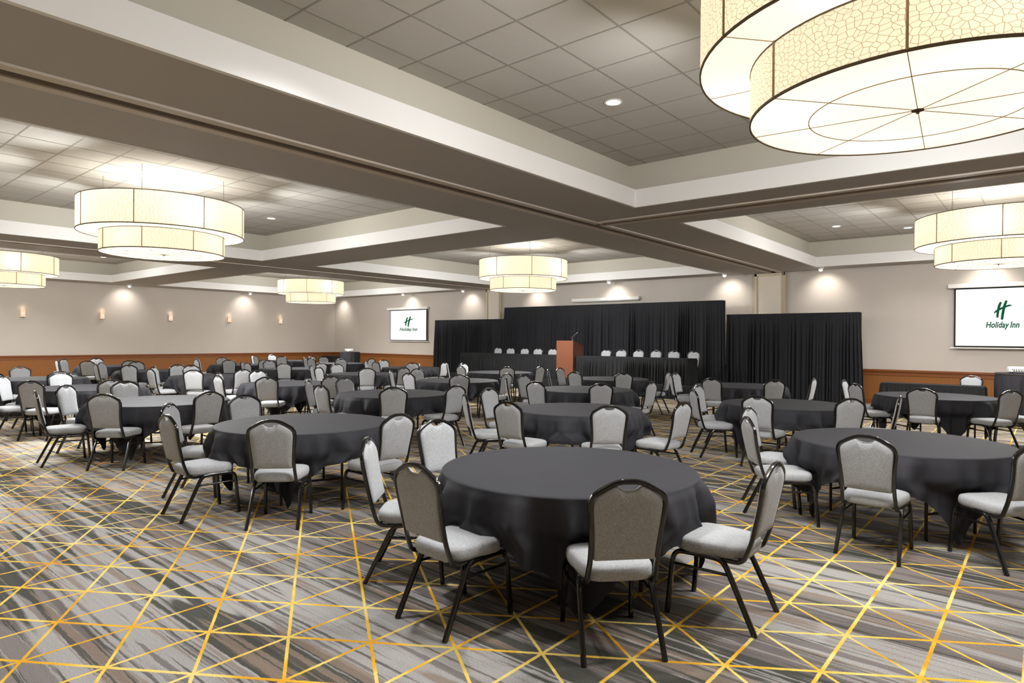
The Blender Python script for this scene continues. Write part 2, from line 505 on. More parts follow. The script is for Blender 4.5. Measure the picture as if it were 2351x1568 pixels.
def make_chair():
    root = empty('banquet_chair')
    fb, mt = M['fabric'], M['black_metal']
    # seat: rounded trapezoid with a crown
    m = MB()
    def seat_ring(scale, z):
        ring = []
        n = 44
        for k in range(n):
            a = 2 * PI * k / n
            c, s_ = math.cos(a), math.sin(a)
            q = (abs(c) ** 4.5 + abs(s_) ** 4.5) ** (-1 / 4.5)
            x, y = c * q, s_ * q
            w = .213 + .018 * y
            ring.append((x * w * scale, .012 + y * .222 * scale, z))
        return ring
    m.loops([seat_ring(.90, .402), seat_ring(.97, .405), seat_ring(1.0, .425), seat_ring(1.005, .448), seat_ring(.99, .466),
             seat_ring(.955, .477), seat_ring(.86, .486), seat_ring(.6, .493), seat_ring(.25, .496)])
    m.build('seat', fb, root, smooth=1.2)
    # back pad
    half = catmull([(.0, .908), (.022, .909), (.044, .917), (.066, .935), (.088, .929), (.122, .911), (.156, .888), (.178, .862), (.185, .832),
                    (.181, .76), (.172, .66), (.167, .58), (.166, .538)], 3)
    outline = half + [(.158, .531), (.10, .530), (.05, .530)]
    outline = outline + [(-x, z) for x, z in reversed(outline) if abs(x) > 1e-6]
    cx, cz = 0, .72
    def pad_ring(off, dy):
        r = []
        for x, z in outline:
            dx, dz = x - cx, z - cz
            L = math.hypot(dx, dz)
            k_ = max(0, 1 - off / L)
            zz = cz + dz * k_
            r.append((cx + dx * k_, lean(zz) + dy, zz))
        return r
    m = MB().loops([pad_ring(.06, -.019), pad_ring(.012, -.016), pad_ring(.003, -.010), pad_ring(0, 0), pad_ring(.001, .012), pad_ring(.010, .022), pad_ring(.03, .028), pad_ring(.08, .033)])
    m.build('backrest', fb, root, smooth=.9)
    # bright edge of the handle opening
    ed = [(x, z) for x, z in catmull([(-.066, .938), (-.044, .920), (-.022, .912), (0, .911), (.022, .912), (.044, .920), (.066, .938)], 3)]
    MB().tube([(x, lean(z) - .006, z) for x, z in ed], r=.0035, n=6, up=(0, 1, 0)).build('handle_trim', M['chrome_edge'], root, smooth=0)
    # back frame: one bent tube
    side = [(.189, -.070, .392), (.189, -.125, .390), (.188, -.165, .394), (.187, -.194, .412), (.186, -.209, .442)]
    up_ = [(.182, lean(.52), .52), (.182, lean(.60), .60), (.187, lean(.70), .70), (.197, lean(.79), .79), (.2005, lean(.832), .832)]
    top = [(.195, lean(.868), .868), (.176, lean(.894), .894), (.136, lean(.919), .919), (.088, lean(.944), .944), (.045, lean(.956), .956), (0, lean(.958), .958)]
    hf = side + up_ + top
    full = hf + [(-x, y, z) for x, y, z in reversed(hf[:-1])]
    MB().tube(catmull(full, 3), r=.0135, n=10, sq=3.2, up=(0, 1, .2)).build('back_frame', mt, root, smooth=.9)
    # legs: each side an inverted U in two pieces
    for sx in (1, -1):
        fr = catmull([(sx * .212, .262, 0), (sx * .208, .243, .20), (sx * .205, .231, .32), (sx * .203, .222, .362), (sx * .201, .200, .386), (sx * .199, .165, .394), (sx * .197, .05, .396)], 4)
        MB().tube(fr, r=.0148, n=10, sq=3.8, up=(1, 0, 0)).build('leg', mt, root, smooth=.9)
        rr = catmull([(sx * .197, .05, .396), (sx * .199, -.03, .394), (sx * .201, -.068, .386), (sx * .203, -.094, .362), (sx * .206, -.118, .32), (sx * .213, -.19, .17), (sx * .219, -.272, 0)], 4)
        MB().tube(rr, r=.0148, n=10, sq=3.8, up=(1, 0, 0)).build('leg', mt, root, smooth=.9)
        MB().tube([(sx * .205, .232, .312), (sx * .2055, .05, .312), (sx * .206, -.121, .312)], r=.009, n=8, up=(1, 0, 0)).build('stretcher', mt, root, smooth=.9)
    m = MB()
    m.box(-.20, .20, .150, .172, .385, .402); m.box(-.20, .20, -.075, -.053, .385, .402)
    m.box(-.15, .15, -.16, .19, .398, .404)
    m.tube([(-.181, -.17, .408), (.181, -.17, .408)], r=.008, n=8, up=(0, 0, 1))
    m.build('seat_frame', mt, root)
    return root

TABLES = {
 0: [[-2.66, 3.81], [["a", -138.5, 1.46], ["b", -94.5, 1.38], ["c", 176.5, 1.5], ["d", -42.0, 1.38], ["e", 3.0, 1.44]]],
 1: [[-6.21, 3.88], [["a", -136.0, 1.44], ["b", -89.0, 1.44], ["c", 178.0, 1.44], ["d", -43.0, 1.46], ["e", 2.5, 1.5]]],
 2: [[-9.88, 3.82], [["a", -142.5, 1.44], ["b", -95.5, 1.48], ["c", 178.5, 1.5], ["d", -48.0, 1.38], ["e", 2.5, 1.42]]],
 3: [[-13.34, 3.91], [["a", -128.5, 1.36], ["b", -92.0, 1.42], ["c", 182.0, 1.4], ["d", -48.0, 1.44], ["e", -2.5, 1.42]]],
 4: [[-16.77, 3.98], [["c", 180.0, 1.42], ["d", -43.0, 1.42], ["e", 1.0, 1.42]]],
 5: [[-22.52, 7.23], [["a", -138.0, 1.46], ["b", -96.0, 1.4], ["c", 178.5, 1.42], ["d", -42.0, 1.42], ["e", 2.0, 1.42]]],
 6: [[-18.74, 7.08], [["a", -137.5, 1.42], ["b", -94.5, 1.38], ["c", 178.0, 1.42], ["d", -44.0, 1.42], ["e", 1.0, 1.44]]],
 7: [[-15.32, 7.07], [["a", -138.0, 1.38], ["b", -88.5, 1.38], ["c", 175.0, 1.42], ["d", -39.5, 1.44], ["e", 2.0, 1.42]]],
 8: [[-21.06, 10.66], [["a", -137.5, 1.42], ["b", -92.5, 1.42], ["c", 177.5, 1.42], ["d", -39.5, 1.42], ["e", 4.5, 1.44]]],
 9: [[-17.47, 10.47], [["a", -132.0, 1.44], ["b", -88.5, 1.42], ["c", 178.0, 1.42], ["d", -39.5, 1.42], ["e", 4.0, 1.42]]],
 10: [[-23.69, 14.08], [["a", -132.0, 1.46], ["b", -92.0, 1.42], ["c", 179.0, 1.42], ["d", -42.0, 1.42], ["e", 5.5, 1.44]]],
 11: [[-20.05, 14.01], [["a", -141.5, 1.36], ["b", -82.0, 1.38], ["c", 172.5, 1.42], ["d", -34.5, 1.42], ["e", 11.5, 1.48]]],
 12: [[-11.85, 7.04], [["a", -139.0, 1.44], ["b", -92.0, 1.44], ["c", 177.0, 1.4], ["d", -46.5, 1.42], ["e", 1.5, 1.42]]],
 13: [[-13.76, 10.37], [["a", -134.5, 1.4], ["b", -89.5, 1.4], ["c", 176.0, 1.42], ["d", -35.0, 1.44], ["e", 4.0, 1.44]]],
 14: [[-15.69, 13.62], [["a", -140.5, 1.48], ["b", -90.5, 1.4], ["c", 179.0, 1.42], ["d", -39.5, 1.42], ["e", 6.0, 1.42]]],
 15: [[-10.16, 10.19], [["a", -140.5, 1.52], ["b", -92.0, 1.4], ["c", 177.0, 1.46], ["d", -43.5, 1.46], ["e", 1.0, 1.44]]],
 16: [[-8.49, 6.99], [["a", -139.5, 1.46], ["b", -90.0, 1.42], ["c", 180.0, 1.4], ["d", -39.5, 1.44], ["e", 0.0, 1.5]]],
 17: [[-11.89, 13.62], [["a", -133.0, 1.5], ["b", -97.0, 1.42], ["c", 179.5, 1.48], ["d", -41.0, 1.4], ["e", 1.5, 1.42]]],
 18: [[-8.12, 13.37], [["a", -141.5, 1.52], ["b", -92.5, 1.44], ["c", 183.0, 1.46], ["d", -46.5, 1.38], ["e", 5.5, 1.46]]],
 19: [[-6.7, 10.09], [["a", -137.0, 1.48], ["b", -90.5, 1.48], ["c", 181.0, 1.46], ["d", -45.0, 1.44], ["e", -2.0, 1.44]]],
 20: [[-4.84, 7.12], [["a", -128.5, 1.52], ["b", -87, 1.54], ["c", 184.5, 1.5], ["d", -43.0, 1.60], ["e", -5.0, 1.60]]],
 21: [[-4.96, 13.34], [["a", -142.5, 1.44], ["b", -91.0, 1.42], ["c", 180.0, 1.46], ["d", -44.5, 1.46], ["e", 4.0, 1.44]]],
 22: [[-2.98, 9.89], [["a", -136.5, 1.42], ["b", -88.0, 1.4], ["c", 179.5, 1.4], ["d", -40.5, 1.4], ["e", 3.0, 1.46]]],
 23: [[-1.07, 6.93], [["a", -141.5, 1.42], ["b", -90.0, 1.44], ["c", 178.5, 1.44], ["d", -43.0, 1.42]]],
 24: [[-1.52, 13.29], [["a", -137.0, 1.44], ["b", -90.0, 1.48], ["c", 178.5, 1.46], ["d", -41.5, 1.46], ["e", 2.5, 1.42]]],
}
CORNER = {0: -49, 1: -43, 2: -47, 3: -52, 12: -44, 16: -48, 20: -112, 22: -115, 23: -50, 24: 26, 19: -40, 15: -46}
ROWS = [('nearest row', [0, 1, 2, 3, 4]), ('second row', [23, 20, 16, 12, 7, 6, 5]),
        ('third row', [22, 19, 15, 13, 9, 8]), ('farthest row', [24, 21, 18, 17, 14, 11, 10])]
def ordinal(i, n):
    fr = ['rightmost', 'second from right', 'third from right']
    fl = ['leftmost', 'second from left', 'third from left']
    if n % 2 and i == n // 2: return 'middle'
    return fr[i] if i < n / 2 else fl[n - 1 - i]
WHERE = {}
for rn, ids in ROWS:
    for i, k in enumerate(ids): WHERE[k] = (ordinal(i, len(ids)), rn)
POS = dict(a='left side', b='near-left side', c='far-left side', d='near side', e='right side')

chair0 = make_chair()
used = [False]
def place_chair(x, y, z, rz, label, group):
    if not used[0]:
        used[0] = True
        o = chair0; o.location = (x, y, z); o.rotation_euler = (0, 0, rz)
    else:
        o = dup(chair0, (x, y, z), rz)
    return tag(o, label, 'chair', group)

APEX = .322
def chair_at(c, ang, r, jit):
    a = math.radians(ang)
    ax, ay = c[0] + r * math.cos(a), c[1] + r * math.sin(a)
    f = a + PI + jit
    return ax + APEX * math.cos(f), ay + APEX * math.sin(f), f - PI / 2

# ------------------------------------------------------------------ round tables and cloths
TR, TZ = .905, .752
def make_table(rad):
    root = empty('round_table')
    MB().lathe([(0, TZ - .030), (rad - .01, TZ - .030), (rad, TZ - .024), (rad, TZ - .006), (rad - .006, TZ), (0, TZ)], 64).build('tabletop', M['table_wood'], root, smooth=.7)
    for sx in (1, -1):
        for sy in (1, -1):
            P = catmull([(sx * .50, sy * .30, 0), (sx * .50, sy * .30, .35), (sx * .49, sy * .30, .55), (sx * .44, sy * .29, .66), (sx * .34, sy * .26, .70), (sx * .22, sy * .2, TZ - .035)], 4)
            MB().tube(P, r=.014, n=8, up=(0, 1, 0)).build('leg', M['leg_brown'], root, smooth=.9)
        MB().tube([(sx * .50, -.30, .22), (sx * .50, .30, .22)], r=.011, n=8, up=(0, 0, 1)).build('stretcher', M['leg_brown'], root, smooth=.9)
    MB().box(-.30, .30, -.30, -.26, TZ - .055, TZ - .030).box(-.30, .30, .26, .30, TZ - .055, TZ - .030).build('apron', M['leg_brown'], root)
    return root

def make_cloth(seed, rad, corner, chairs):
    """square cloth on a round top: flat disc, rolled edge, hanging folds with four long corners"""
    rnd = random.Random(seed)
    n = 256
    half = 1.21 if seed == 100 else 1.165
    ph = [rnd.uniform(0, 2 * PI) for _ in range(6)]
    fold = [(rnd.choice([11, 13, 14, 15]), rnd.uniform(.7, 1)), (rnd.choice([19, 21, 23]), rnd.uniform(.5, .8)), (rnd.choice([33, 37, 41]), rnd.uniform(.2, .35))]
    rings = []
    Zt = TZ + .004
    for fr in (.02, .25, .5, .72, .88, .97):
        rings.append([(rad * fr * math.cos(2 * PI * k / n), rad * fr * math.sin(2 * PI * k / n), Zt) for k in range(n)])
    R0 = rad + .006
    tk = 16
    def hang(k, t):
        th = 2 * PI * k / n
        rel = (th - corner + PI / 4) % (PI / 2) - PI / 4       # angle from the nearest corner
        mid = PI / 4 - abs(rel)
        edge = half / math.cos(mid)
        drop = min(edge - rad, TZ - .035)
        cn = math.exp(-(rel / .33) ** 2)
        s_ = t * drop
        env = min(1, (s_ / .15) ** .8)
        amp = (.046 + .008 * (1 - cn)) * env
        off = sum(w * (1 - 1.6 * abs(math.sin(q * th * .5 + p)) ** 1.3) for (q, w), p in zip(fold, ph)) * amp
        off += cn * env * .022 * math.sin(rel * 21 + ph[3])
        tuck = 0
        cang = corner + round((th - corner) / (PI / 2)) * PI / 2
        for ca in chairs:
            dd = abs((cang - ca + PI) % (2 * PI) - PI)
            if dd < .45: tuck = 1
        low = max(0, min(1, (s_ - .17) / .12)); low = low * low * (3 - 2 * low)
        out = .016 + .030 * env * (1 - cn) + .02 * cn * env
        if tuck: out = out * (1 - .6 * cn) - .125 * low * cn
        else: out = out + .02 * low * cn
        r = R0 + out * min(1, s_ / .05 + .2) + off
        # gather the tip so that a corner narrows and hangs as a fold
        g = rel * .16 * low
        th2 = th - g
        rz = Zt - .012 - s_
        return (r * math.cos(th2), r * math.sin(th2), max(rz, .03 + .002 * math.sin(k)))
    rings.append([((R0 - .004) * math.cos(2 * PI * k / n), (R0 - .004) * math.sin(2 * PI * k / n), Zt - .0015) for k in range(n)])
    rings.append([((R0 + .001) * math.cos(2 * PI * k / n), (R0 + .001) * math.sin(2 * PI * k / n), Zt - .006) for k in range(n)])
    for i in range(tk + 1):
        rings.append([hang(k, max(.004, i / tk)) for k in range(n)])
    m = MB().loops(rings, True, False)
    return m

tab0 = None
for k in sorted(TABLES):
    c, seats = TABLES[k]
    od, rn = WHERE[k]
    rad = .85 if k == 20 else TR
    corner = math.radians(CORNER.get(k, -45 + RND.uniform(-9, 9)))
    rot = corner + math.radians(20)
    if tab0 is None or k == 20:
        o = make_table(rad); o.location = (c[0], c[1], 0); o.rotation_euler = (0, 0, rot)
        if tab0 is None: tab0 = o
    else:
        o = dup(tab0, (c[0], c[1], 0), rot)
    tag(o, 'round folding table under a black cloth, %s table in the %s' % (od, rn), 'table', 'round banquet tables')
    m = make_cloth(100 + k, rad, corner, [math.radians(s_[1]) for s_ in seats])
    cl = m.build('tablecloth', M['cloth'], None, smooth=0, loc=(c[0], c[1], 0))
    tag(cl, 'black tablecloth draped over the %s round table in the %s' % (od, rn), 'tablecloth', 'black cloths on the round tables')
    for sn, ang, r in seats:
        x, y, rz = chair_at(c, ang, r, math.radians(RND.uniform(-3, 3)))
        place_chair(x, y, 0, rz, 'grey chair at the %s of the %s table in the %s' % (POS[sn], od, rn), 'grey chairs around the round tables')

# ------------------------------------------------------------------ pleated fabric
def pleat(path, z0, z1, pitch, amp, seed, ruffle=.09, dx=.012, flare=0.0, nz=9, wander=.5, ends=(0, 0)):
    """vertical gathered fabric along a polyline; returns a mesh builder (closed at neither end)"""
    rnd = random.Random(seed)
    P = [Vector((p[0], p[1])) for p in path]
    seg = [(P[i], P[i + 1], (P[i + 1] - P[i]).length) for i in range(len(P) - 1)]
    L = sum(s_[2] for s_ in seg)
    n = max(8, int(L / dx))
    ph = 0; vals = []; cur = 1.0; am = 1.0
    for i in range(n + 1):
        cur += (rnd.uniform(-1, 1)) * .25; cur = max(1 - wander, min(1 + wander, cur))
        am += rnd.uniform(-1, 1) * .22; am = max(.35, min(1.35, am))
        ph += 2 * PI * (L / n) / (pitch * cur)
        vals.append((ph, am))
    m = MB(); vs = []
    for j in range(nz + 1):
        if j == 0: z = z1
        else: z = z1 - ruffle - (z1 - ruffle - z0) * (j - 1) / (nz - 1)
        t = (z1 - z) / (z1 - z0)
        for i in range(n + 1):
            s_ = L * i / n
            acc = 0
            for a, b_, l in seg:
                if s_ <= acc + l + 1e-9:
                    q = a + (b_ - a) * ((s_ - acc) / l); d = (b_ - a).normalized(); break
                acc += l
            nx, ny = d.y, -d.x
            w0_, w1_ = (1 - i / n) ** 3, (i / n) ** 3
            q = q + d * (t ** .8) * (ends[1] * w1_ - ends[0] * w0_)
            ph, am = vals[i]
            if z > z1 - ruffle - 1e-6:
                o = .012 + .006 * math.sin(ph * 2.3) * (1 if j == 0 else .6)
            else:
                g = min(1, .25 + 1.6 * t)
                o = amp * am * g * (math.sin(ph) + .35 * math.sin(2.1 * ph + 1.3)) + flare * t
            vs.append((q.x + nx * o, q.y + ny * o, z))
    fs = []
    for j in range(nz):
        for i in range(n):
            a = j * (n + 1) + i
            fs.append((a, a + 1, a + n + 2, a + n + 1))
    return m.add(vs, fs)

# stage backdrop: three sections of pipe and drape
YD = 19.32
def backdrop(x0, x1, ztop, panels, seed, label, ends=(0, 0), dy=0):
    root = empty('pipe_and_drape', ((x0 + x1) / 2, YD - dy, 0))
    cxm = (x0 + x1) / 2
    w = (x1 - x0) / panels
    for i in range(panels):
        a, c = x0 + i * w - cxm, x0 + (i + 1) * w - cxm
        m = pleat([(a, 0), (c, 0)], .02, ztop, .125, .048, seed + i, ruffle=.085, flare=.03, ends=(ends[0] if i == 0 else 0, ends[1] if i == panels - 1 else 0))
        m.build('curtain', M['drape'], root, smooth=0)
    MB().tube([(x0 - cxm - .02, .02, ztop - .035), (x1 - cxm + .02, .02, ztop - .035)], r=.022, n=10, up=(0, 0, 1)).build('rod', M['drape'], root, smooth=.9)
    for x in (x0 - cxm, x1 - cxm):
        m = MB().tube([(x, .05, .01), (x, .05, ztop - .01)], r=.024, n=10).box(x - .02, x + .02, -.02, .30, 0, .012)
        m.build('pole', M['dark_plastic'], root, smooth=.9)
    return tag(root, label, 'curtain', 'black stage drapes')
backdrop(-20.66, -16.56, 2.50, 4, 11, 'lower black pleated drape left of the stage', (.07, 0))
backdrop(-16.52, -7.64, 2.94, 8, 31, 'tall black pleated drape behind the head tables', (.12, .06), .14)
backdrop(-7.60, -3.92, 2.50, 4, 61, 'lower black pleated drape right of the stage', (0, .12))

# stage riser
SX0, SX1, SY0, SY1, SZ = -17.3, -7.72, 17.0, 18.98, .41
root = empty('stage_platform', (0, 0, 0))
MB().box(SX0, SX1, SY0, SY1, SZ - .06, SZ).build('deck', M['dark_plastic'], root, bevel=.006)
pleat([(SX0, SY1), (SX0, SY0 - .02), (SX1, SY0 - .02), (SX1, SY1)], .005, SZ - .015, .09, .016, 5, ruffle=.03, flare=.01, nz=4).build('skirt', M['skirt'], root, smooth=0)
for x in (SX0 + .15, (SX0 + SX1) / 2, SX1 - .15):
    for y in (SY0 + .12, SY1 - .12):
        MB().box(x - .03, x + .03, y - .03, y + .03, 0, SZ - .06).build('leg', M['grey_metal'], root)
tag(root, 'low black skirted stage platform under the head tables', 'stage')

def skirted_table(x0, x1, y0, y1, z0, ztop, seed, label, group=None, pitch=.10):
    cx_, cy_ = (x0 + x1) / 2, (y0 + y1) / 2
    root = empty('skirted_table', (cx_, cy_, z0))
    hx, hy, hz = (x1 - x0) / 2, (y1 - y0) / 2, ztop - z0
    MB().box(-hx + .01, hx - .01, -hy + .01, hy - .01, hz - .035, hz - .006).build('tabletop', M['table_wood'], root)
    m = MB().box(-hx, hx, -hy, hy, hz - .006, hz)
    for (a, b_, c, d) in ((-hx - .004, hx + .004, -hy - .005, -hy), (-hx - .004, hx + .004, hy, hy + .005), (-hx - .005, -hx, -hy, hy), (hx, hx + .005, -hy, hy)):
        m.box(a, b_, c, d, hz - .05, hz)
    m.build('topper', M['skirt'], root, bevel=.002)
    pleat([(-hx - .006, hy), (-hx - .006, -hy - .006), (hx + .006, -hy - .006), (hx + .006, hy)], .012, hz - .04, pitch, .026, seed, ruffle=.03, flare=.035, nz=6).build('skirt', M['skirt'], root, smooth=0)
    for sx in (1, -1):
        for sy in (1, -1):
            MB().tube([(sx * (hx - .12), sy * (hy - .06), 0), (sx * (hx - .12), sy * (hy - .06), hz - .035)], r=.014, n=8).build('leg', M['leg_brown'], root, smooth=.9)
    return tag(root, label, 'table', group)
skirted_table(-17.0, -12.50, 17.22, 17.84, SZ, 1.165, 71, 'long black skirted head table on stage, left of lectern', 'skirted head tables')
skirted_table(-11.74, -7.90, 17.22, 17.84, SZ, 1.165, 72, 'long black skirted head table on stage, right of lectern', 'skirted head tables')
skirted_table(-2.92, -1.02, 16.50, 16.96, 0, .765, 73, 'low black skirted table by the wall under the right screen')
skirted_table(-28.45, -27.05, 18.75, 19.25, 0, .77, 74, 'small black skirted table in the far left corner')

heads = [(-16.12, 'first from the left end'), (-15.49, 'second from the left end'), (-14.81, 'third from the left end'), (-14.18, 'second to the left of the lectern'), (-13.54, 'next to the lectern, left side'),
         (-11.33, 'next to the lectern, right side'), (-10.72, 'second to the right of the lectern'), (-10.10, 'third to the right of the lectern'), (-9.49, 'third from the right end'), (-8.87, 'second from the right end'), (-8.24, 'at the right end')]
for x, w in heads:
    place_chair(x, 18.32 - APEX + .05, SZ, PI + math.radians(RND.uniform(-3, 3)), 'grey chair behind the head table, %s' % w, 'grey chairs behind the head tables')
place_chair(-1.287, 17.06 - APEX + .22, 0, PI + .05, 'grey chair behind the low skirted table by the right wall screen', 'grey chair at the side table')

# lectern
lx0, lx1, ly0, ly1 = -12.47, -11.81, 17.12, 17.70
root = empty('lectern', ((lx0 + lx1) / 2, ly0, SZ))
hx = (lx1 - lx0) / 2; dp = ly1 - ly0; hf, hb = 1.245, 1.09
MB().box(-hx, hx, 0, .022, .03, hf).build('front_panel', M['lectern'], root, bevel=.003)
for sx in (1, -1):
    x0, x1 = sorted((sx * hx, sx * (hx - .022)))
    pts = [(0.022, .03), (dp, .03), (dp, hb), (.022, hf)]
    m = MB(); n0 = [(x0, y, z) for y, z in pts] + [(x1, y, z) for y, z in pts]
    m.add(n0, [(0, 1, 2, 3), (7, 6, 5, 4), (0, 4, 5, 1), (1, 5, 6, 2), (2, 6, 7, 3), (3, 7, 4, 0)])
    m.build('side_panel', M['lectern'], root)
m = MB(); ins = hx - .023
m.add([(-ins, .03, hf - .035), (ins, .03, hf - .035), (ins, dp - .01, hb - .03), (-ins, dp - .01, hb - .03),
       (-ins, .03, hf - .055), (ins, .03, hf - .055), (ins, dp - .01, hb - .05), (-ins, dp - .01, hb - .05)],
      [(0, 1, 2, 3), (7, 6, 5, 4), (0, 4, 5, 1), (1, 5, 6, 2), (2, 6, 7, 3), (3, 7, 4, 0)])
m.build('reading_surface', M['lectern'], root)
MB().box(-ins, ins, .03, dp - .02, .62, .64).build('shelf', M['lectern'], root)
MB().box(-hx + .01, hx - .01, .01, dp - .01, 0, .03).build('base', M['dark_plastic'], root)
tag(root, 'brown wooden lectern standing at the centre of the stage', 'lectern')
# microphone on the lectern
root = empty('microphone', (-11.92, 17.24, SZ + hf - .06))
MB().lathe([(0, -.005), (.035, -.005), (.035, .012), (.012, .02), (0, .02)], 16).build('base', M['dark_plastic'], root, smooth=.6)
MB().tube(catmull([(0, 0, .01), (0, .0, .10), (.004, .0, .14), (.02, .01, .165)], 5), r=.008, n=8).build('stem', M['grey_metal'], root, smooth=.9)
MB().tube([(-.03, -.02, .135), (.05, .02, .215), (.085, .04, .25), (.125, .06, .29)], r=.021, n=10).build('handle', M['dark_plastic'], root, smooth=.9)
MB().tube([(.12, .057, .285), (.15, .075, .318), (.165, .083, .334)], r=.029, n=10).build('grille', M['black_metal'], root, smooth=.9)
tag(root, 'black microphone on a short stem on the lectern', 'microphone')

# highboy tables with projectors
def highboy(x, y, r, z, seed, label):
    root = empty('cocktail_table', (x, y, 0))
    MB().lathe([(0, z - .03), (r, z - .03), (r, z - .004), (0, z - .004)], 40).build('tabletop', M['table_wood'], root, smooth=.6)
    m = MB().lathe([(0, z), (r - .01, z), (r + .004, z - .004), (r + .008, z - .02)], 60)
    pts = [((r + .006) * math.cos(a), (r + .006) * math.sin(a)) for a in [-2 * PI * i / 40 for i in range(41)]]
    pl = pleat([(px, py) for px, py in pts], .012, z - .016, .16, .022, seed, ruffle=.02, flare=.055, nz=7)
    # outward normals for a clockwise path
    m.add(pl.v, pl.f)
    m.build('cloth', M['cloth'], root, smooth=0)
    MB().tube([(0, 0, .02), (0, 0, z - .03)], r=.035, n=10).lathe([(0, 0), (.27, 0), (.27, .012), (.05, .03), (0, .03)], 24).build('pedestal', M['leg_brown'], root, smooth=.7)
    return tag(root, label, 'table', 'draped highboy tables')
highboy(-.44, 16.78, .43, 1.07, 3, 'tall round black draped table at the right edge')
highboy(-23.98, 17.25, .43, 1.07, 4, 'tall round black draped table in the far left corner')

def projector(x, y, z, rz, label):
    root = empty('projector', (x, y, z), rz)
    m = MB()
    def rr(w, d, zz):
        out = []
        for k in range(32):
            a = 2 * PI * k / 32; c, s_ = math.cos(a), math.sin(a)
            q = (abs(c) ** 6 + abs(s_) ** 6) ** (-1 / 6)
            out.append((c * q * w, s_ * q * d, zz))
        return out
    m.loops([rr(.175, .13, .018), rr(.19, .145, .028), rr(.195, .15, .085), rr(.188, .145, .118), rr(.165, .125, .128), rr(.05, .04, .131)])
    m.build('case', M['white_plastic'], root, smooth=.8)
    m = MB()
    for i in range(9):
        x0 = -.15 + i * .034
        m.box(x0, x0 + .022, -.1525, -.147, .072, .084)
    for i in range(5):
        x0 = -.13 + i * .042
        m.box(x0, x0 + .028, -.1525, -.147, .040, .056)
    m.build('ports', M['dark_plastic'], root)
    m = MB().tube([(.08, .14, .07), (.08, .168, .07)], r=.038, n=16, up=(1, 0, 0)); m.build('lens', M['dark_plastic'], root, smooth=.9)
    for sx, sy in ((1, 1), (1, -1), (-1, 1), (-1, -1)):
        MB().tube([(sx * .13, sy * .09, 0), (sx * .13, sy * .09, .02)], r=.014, n=8).build('foot', M['dark_plastic'], root)
    return tag(root, label, 'projector', 'white projectors on draped tables')
projector(-.46, 16.72, 1.073, math.radians(12), 'white projector on the tall draped table at the right edge')
projector(-23.98, 17.2, 1.073, math.radians(-8), 'white projector on the tall draped table, far left corner')

# ------------------------------------------------------------------ screens
def logo(parent, sx, y):
    """green brush-stroke letter over two words, built in the plane of the screen (x, z about the text centre)"""
    kx, kz = .00849 * sx, .0107
    def P(cx_, cy_):                      # crop pixels of the photograph's larger screen -> local metres
        u, v = cx_ / 8.713, cy_ / 8.713
        return ((u - 122) * kx, -(v - 112) * kz)
    m = MB()
    def stroke(pts, wid):
        Q = catmull([(*P(a, b_), w) for (a, b_), w in zip(pts, wid)], 6)
        L = []; R_ = []
        for i, (x, z, w) in enumerate(Q):
            a = Q[max(i - 1, 0)]; c = Q[min(i + 1, len(Q) - 1)]
            tx, tz = (c[0] - a[0]) / sx, c[1] - a[1]
            l = math.hypot(tx, tz) or 1
            L.append((x - tz / l * w * .5 * kz / 8.713 * sx, 0, z + tx / l * w * .5 * kz / 8.713))
            R_.append((x + tz / l * w * .5 * kz / 8.713 * sx, 0, z - tx / l * w * .5 * kz / 8.713))
        n = len(L)
        m.add(L + R_, [(i, i + 1, n + i + 1, n + i) for i in range(n - 1)])
    stroke([(1028, 466), (1002, 520), (980, 600), (966, 690), (958, 776)], [34, 44, 42, 40, 34])
    stroke([(1140, 437), (1108, 520), (1082, 620), (1064, 720), (1052, 818)], [36, 44, 44, 44, 40])
    stroke([(893, 688), (930, 652), (1000, 612), (1080, 575), (1160, 546), (1210, 535), (1237, 552)], [14, 34, 38, 36, 34, 30, 8])
    o = m.build('logo', M['green_projection'], parent, loc=(0, y, 0))
    cu = bpy.data.curves.new('wording', 'FONT'); cu.body = 'Holiday Inn'; cu.shear = .22; cu.offset = .026; cu.space_character = 1.02; cu.space_word = .75
    to = bpy.data.objects.new('wording', cu); COL.objects.link(to)
    bpy.context.view_layer.update()
    me = bpy.data.meshes.new_from_object(to.evaluated_get(bpy.context.evaluated_depsgraph_get()))
    COL.objects.unlink(to); bpy.data.objects.remove(to); bpy.data.curves.remove(cu)
    xs_ = [v.co.x for v in me.vertices]
    lo, hi = min(xs_), max(xs_); mx = max(v.co.y for v in me.vertices)
    W = .655 * sx
    for v in me.vertices:
        x = ((v.co.x - lo) / (hi - lo) - .5) * W
        z = v.co.y / mx * .146
        v.co = (x, 0, z)
    me.materials.append(M['green_projection'])
    w = bpy.data.objects.new('wording', me); w.location = (0, y, 0)
    link(w, parent)
    return o, w

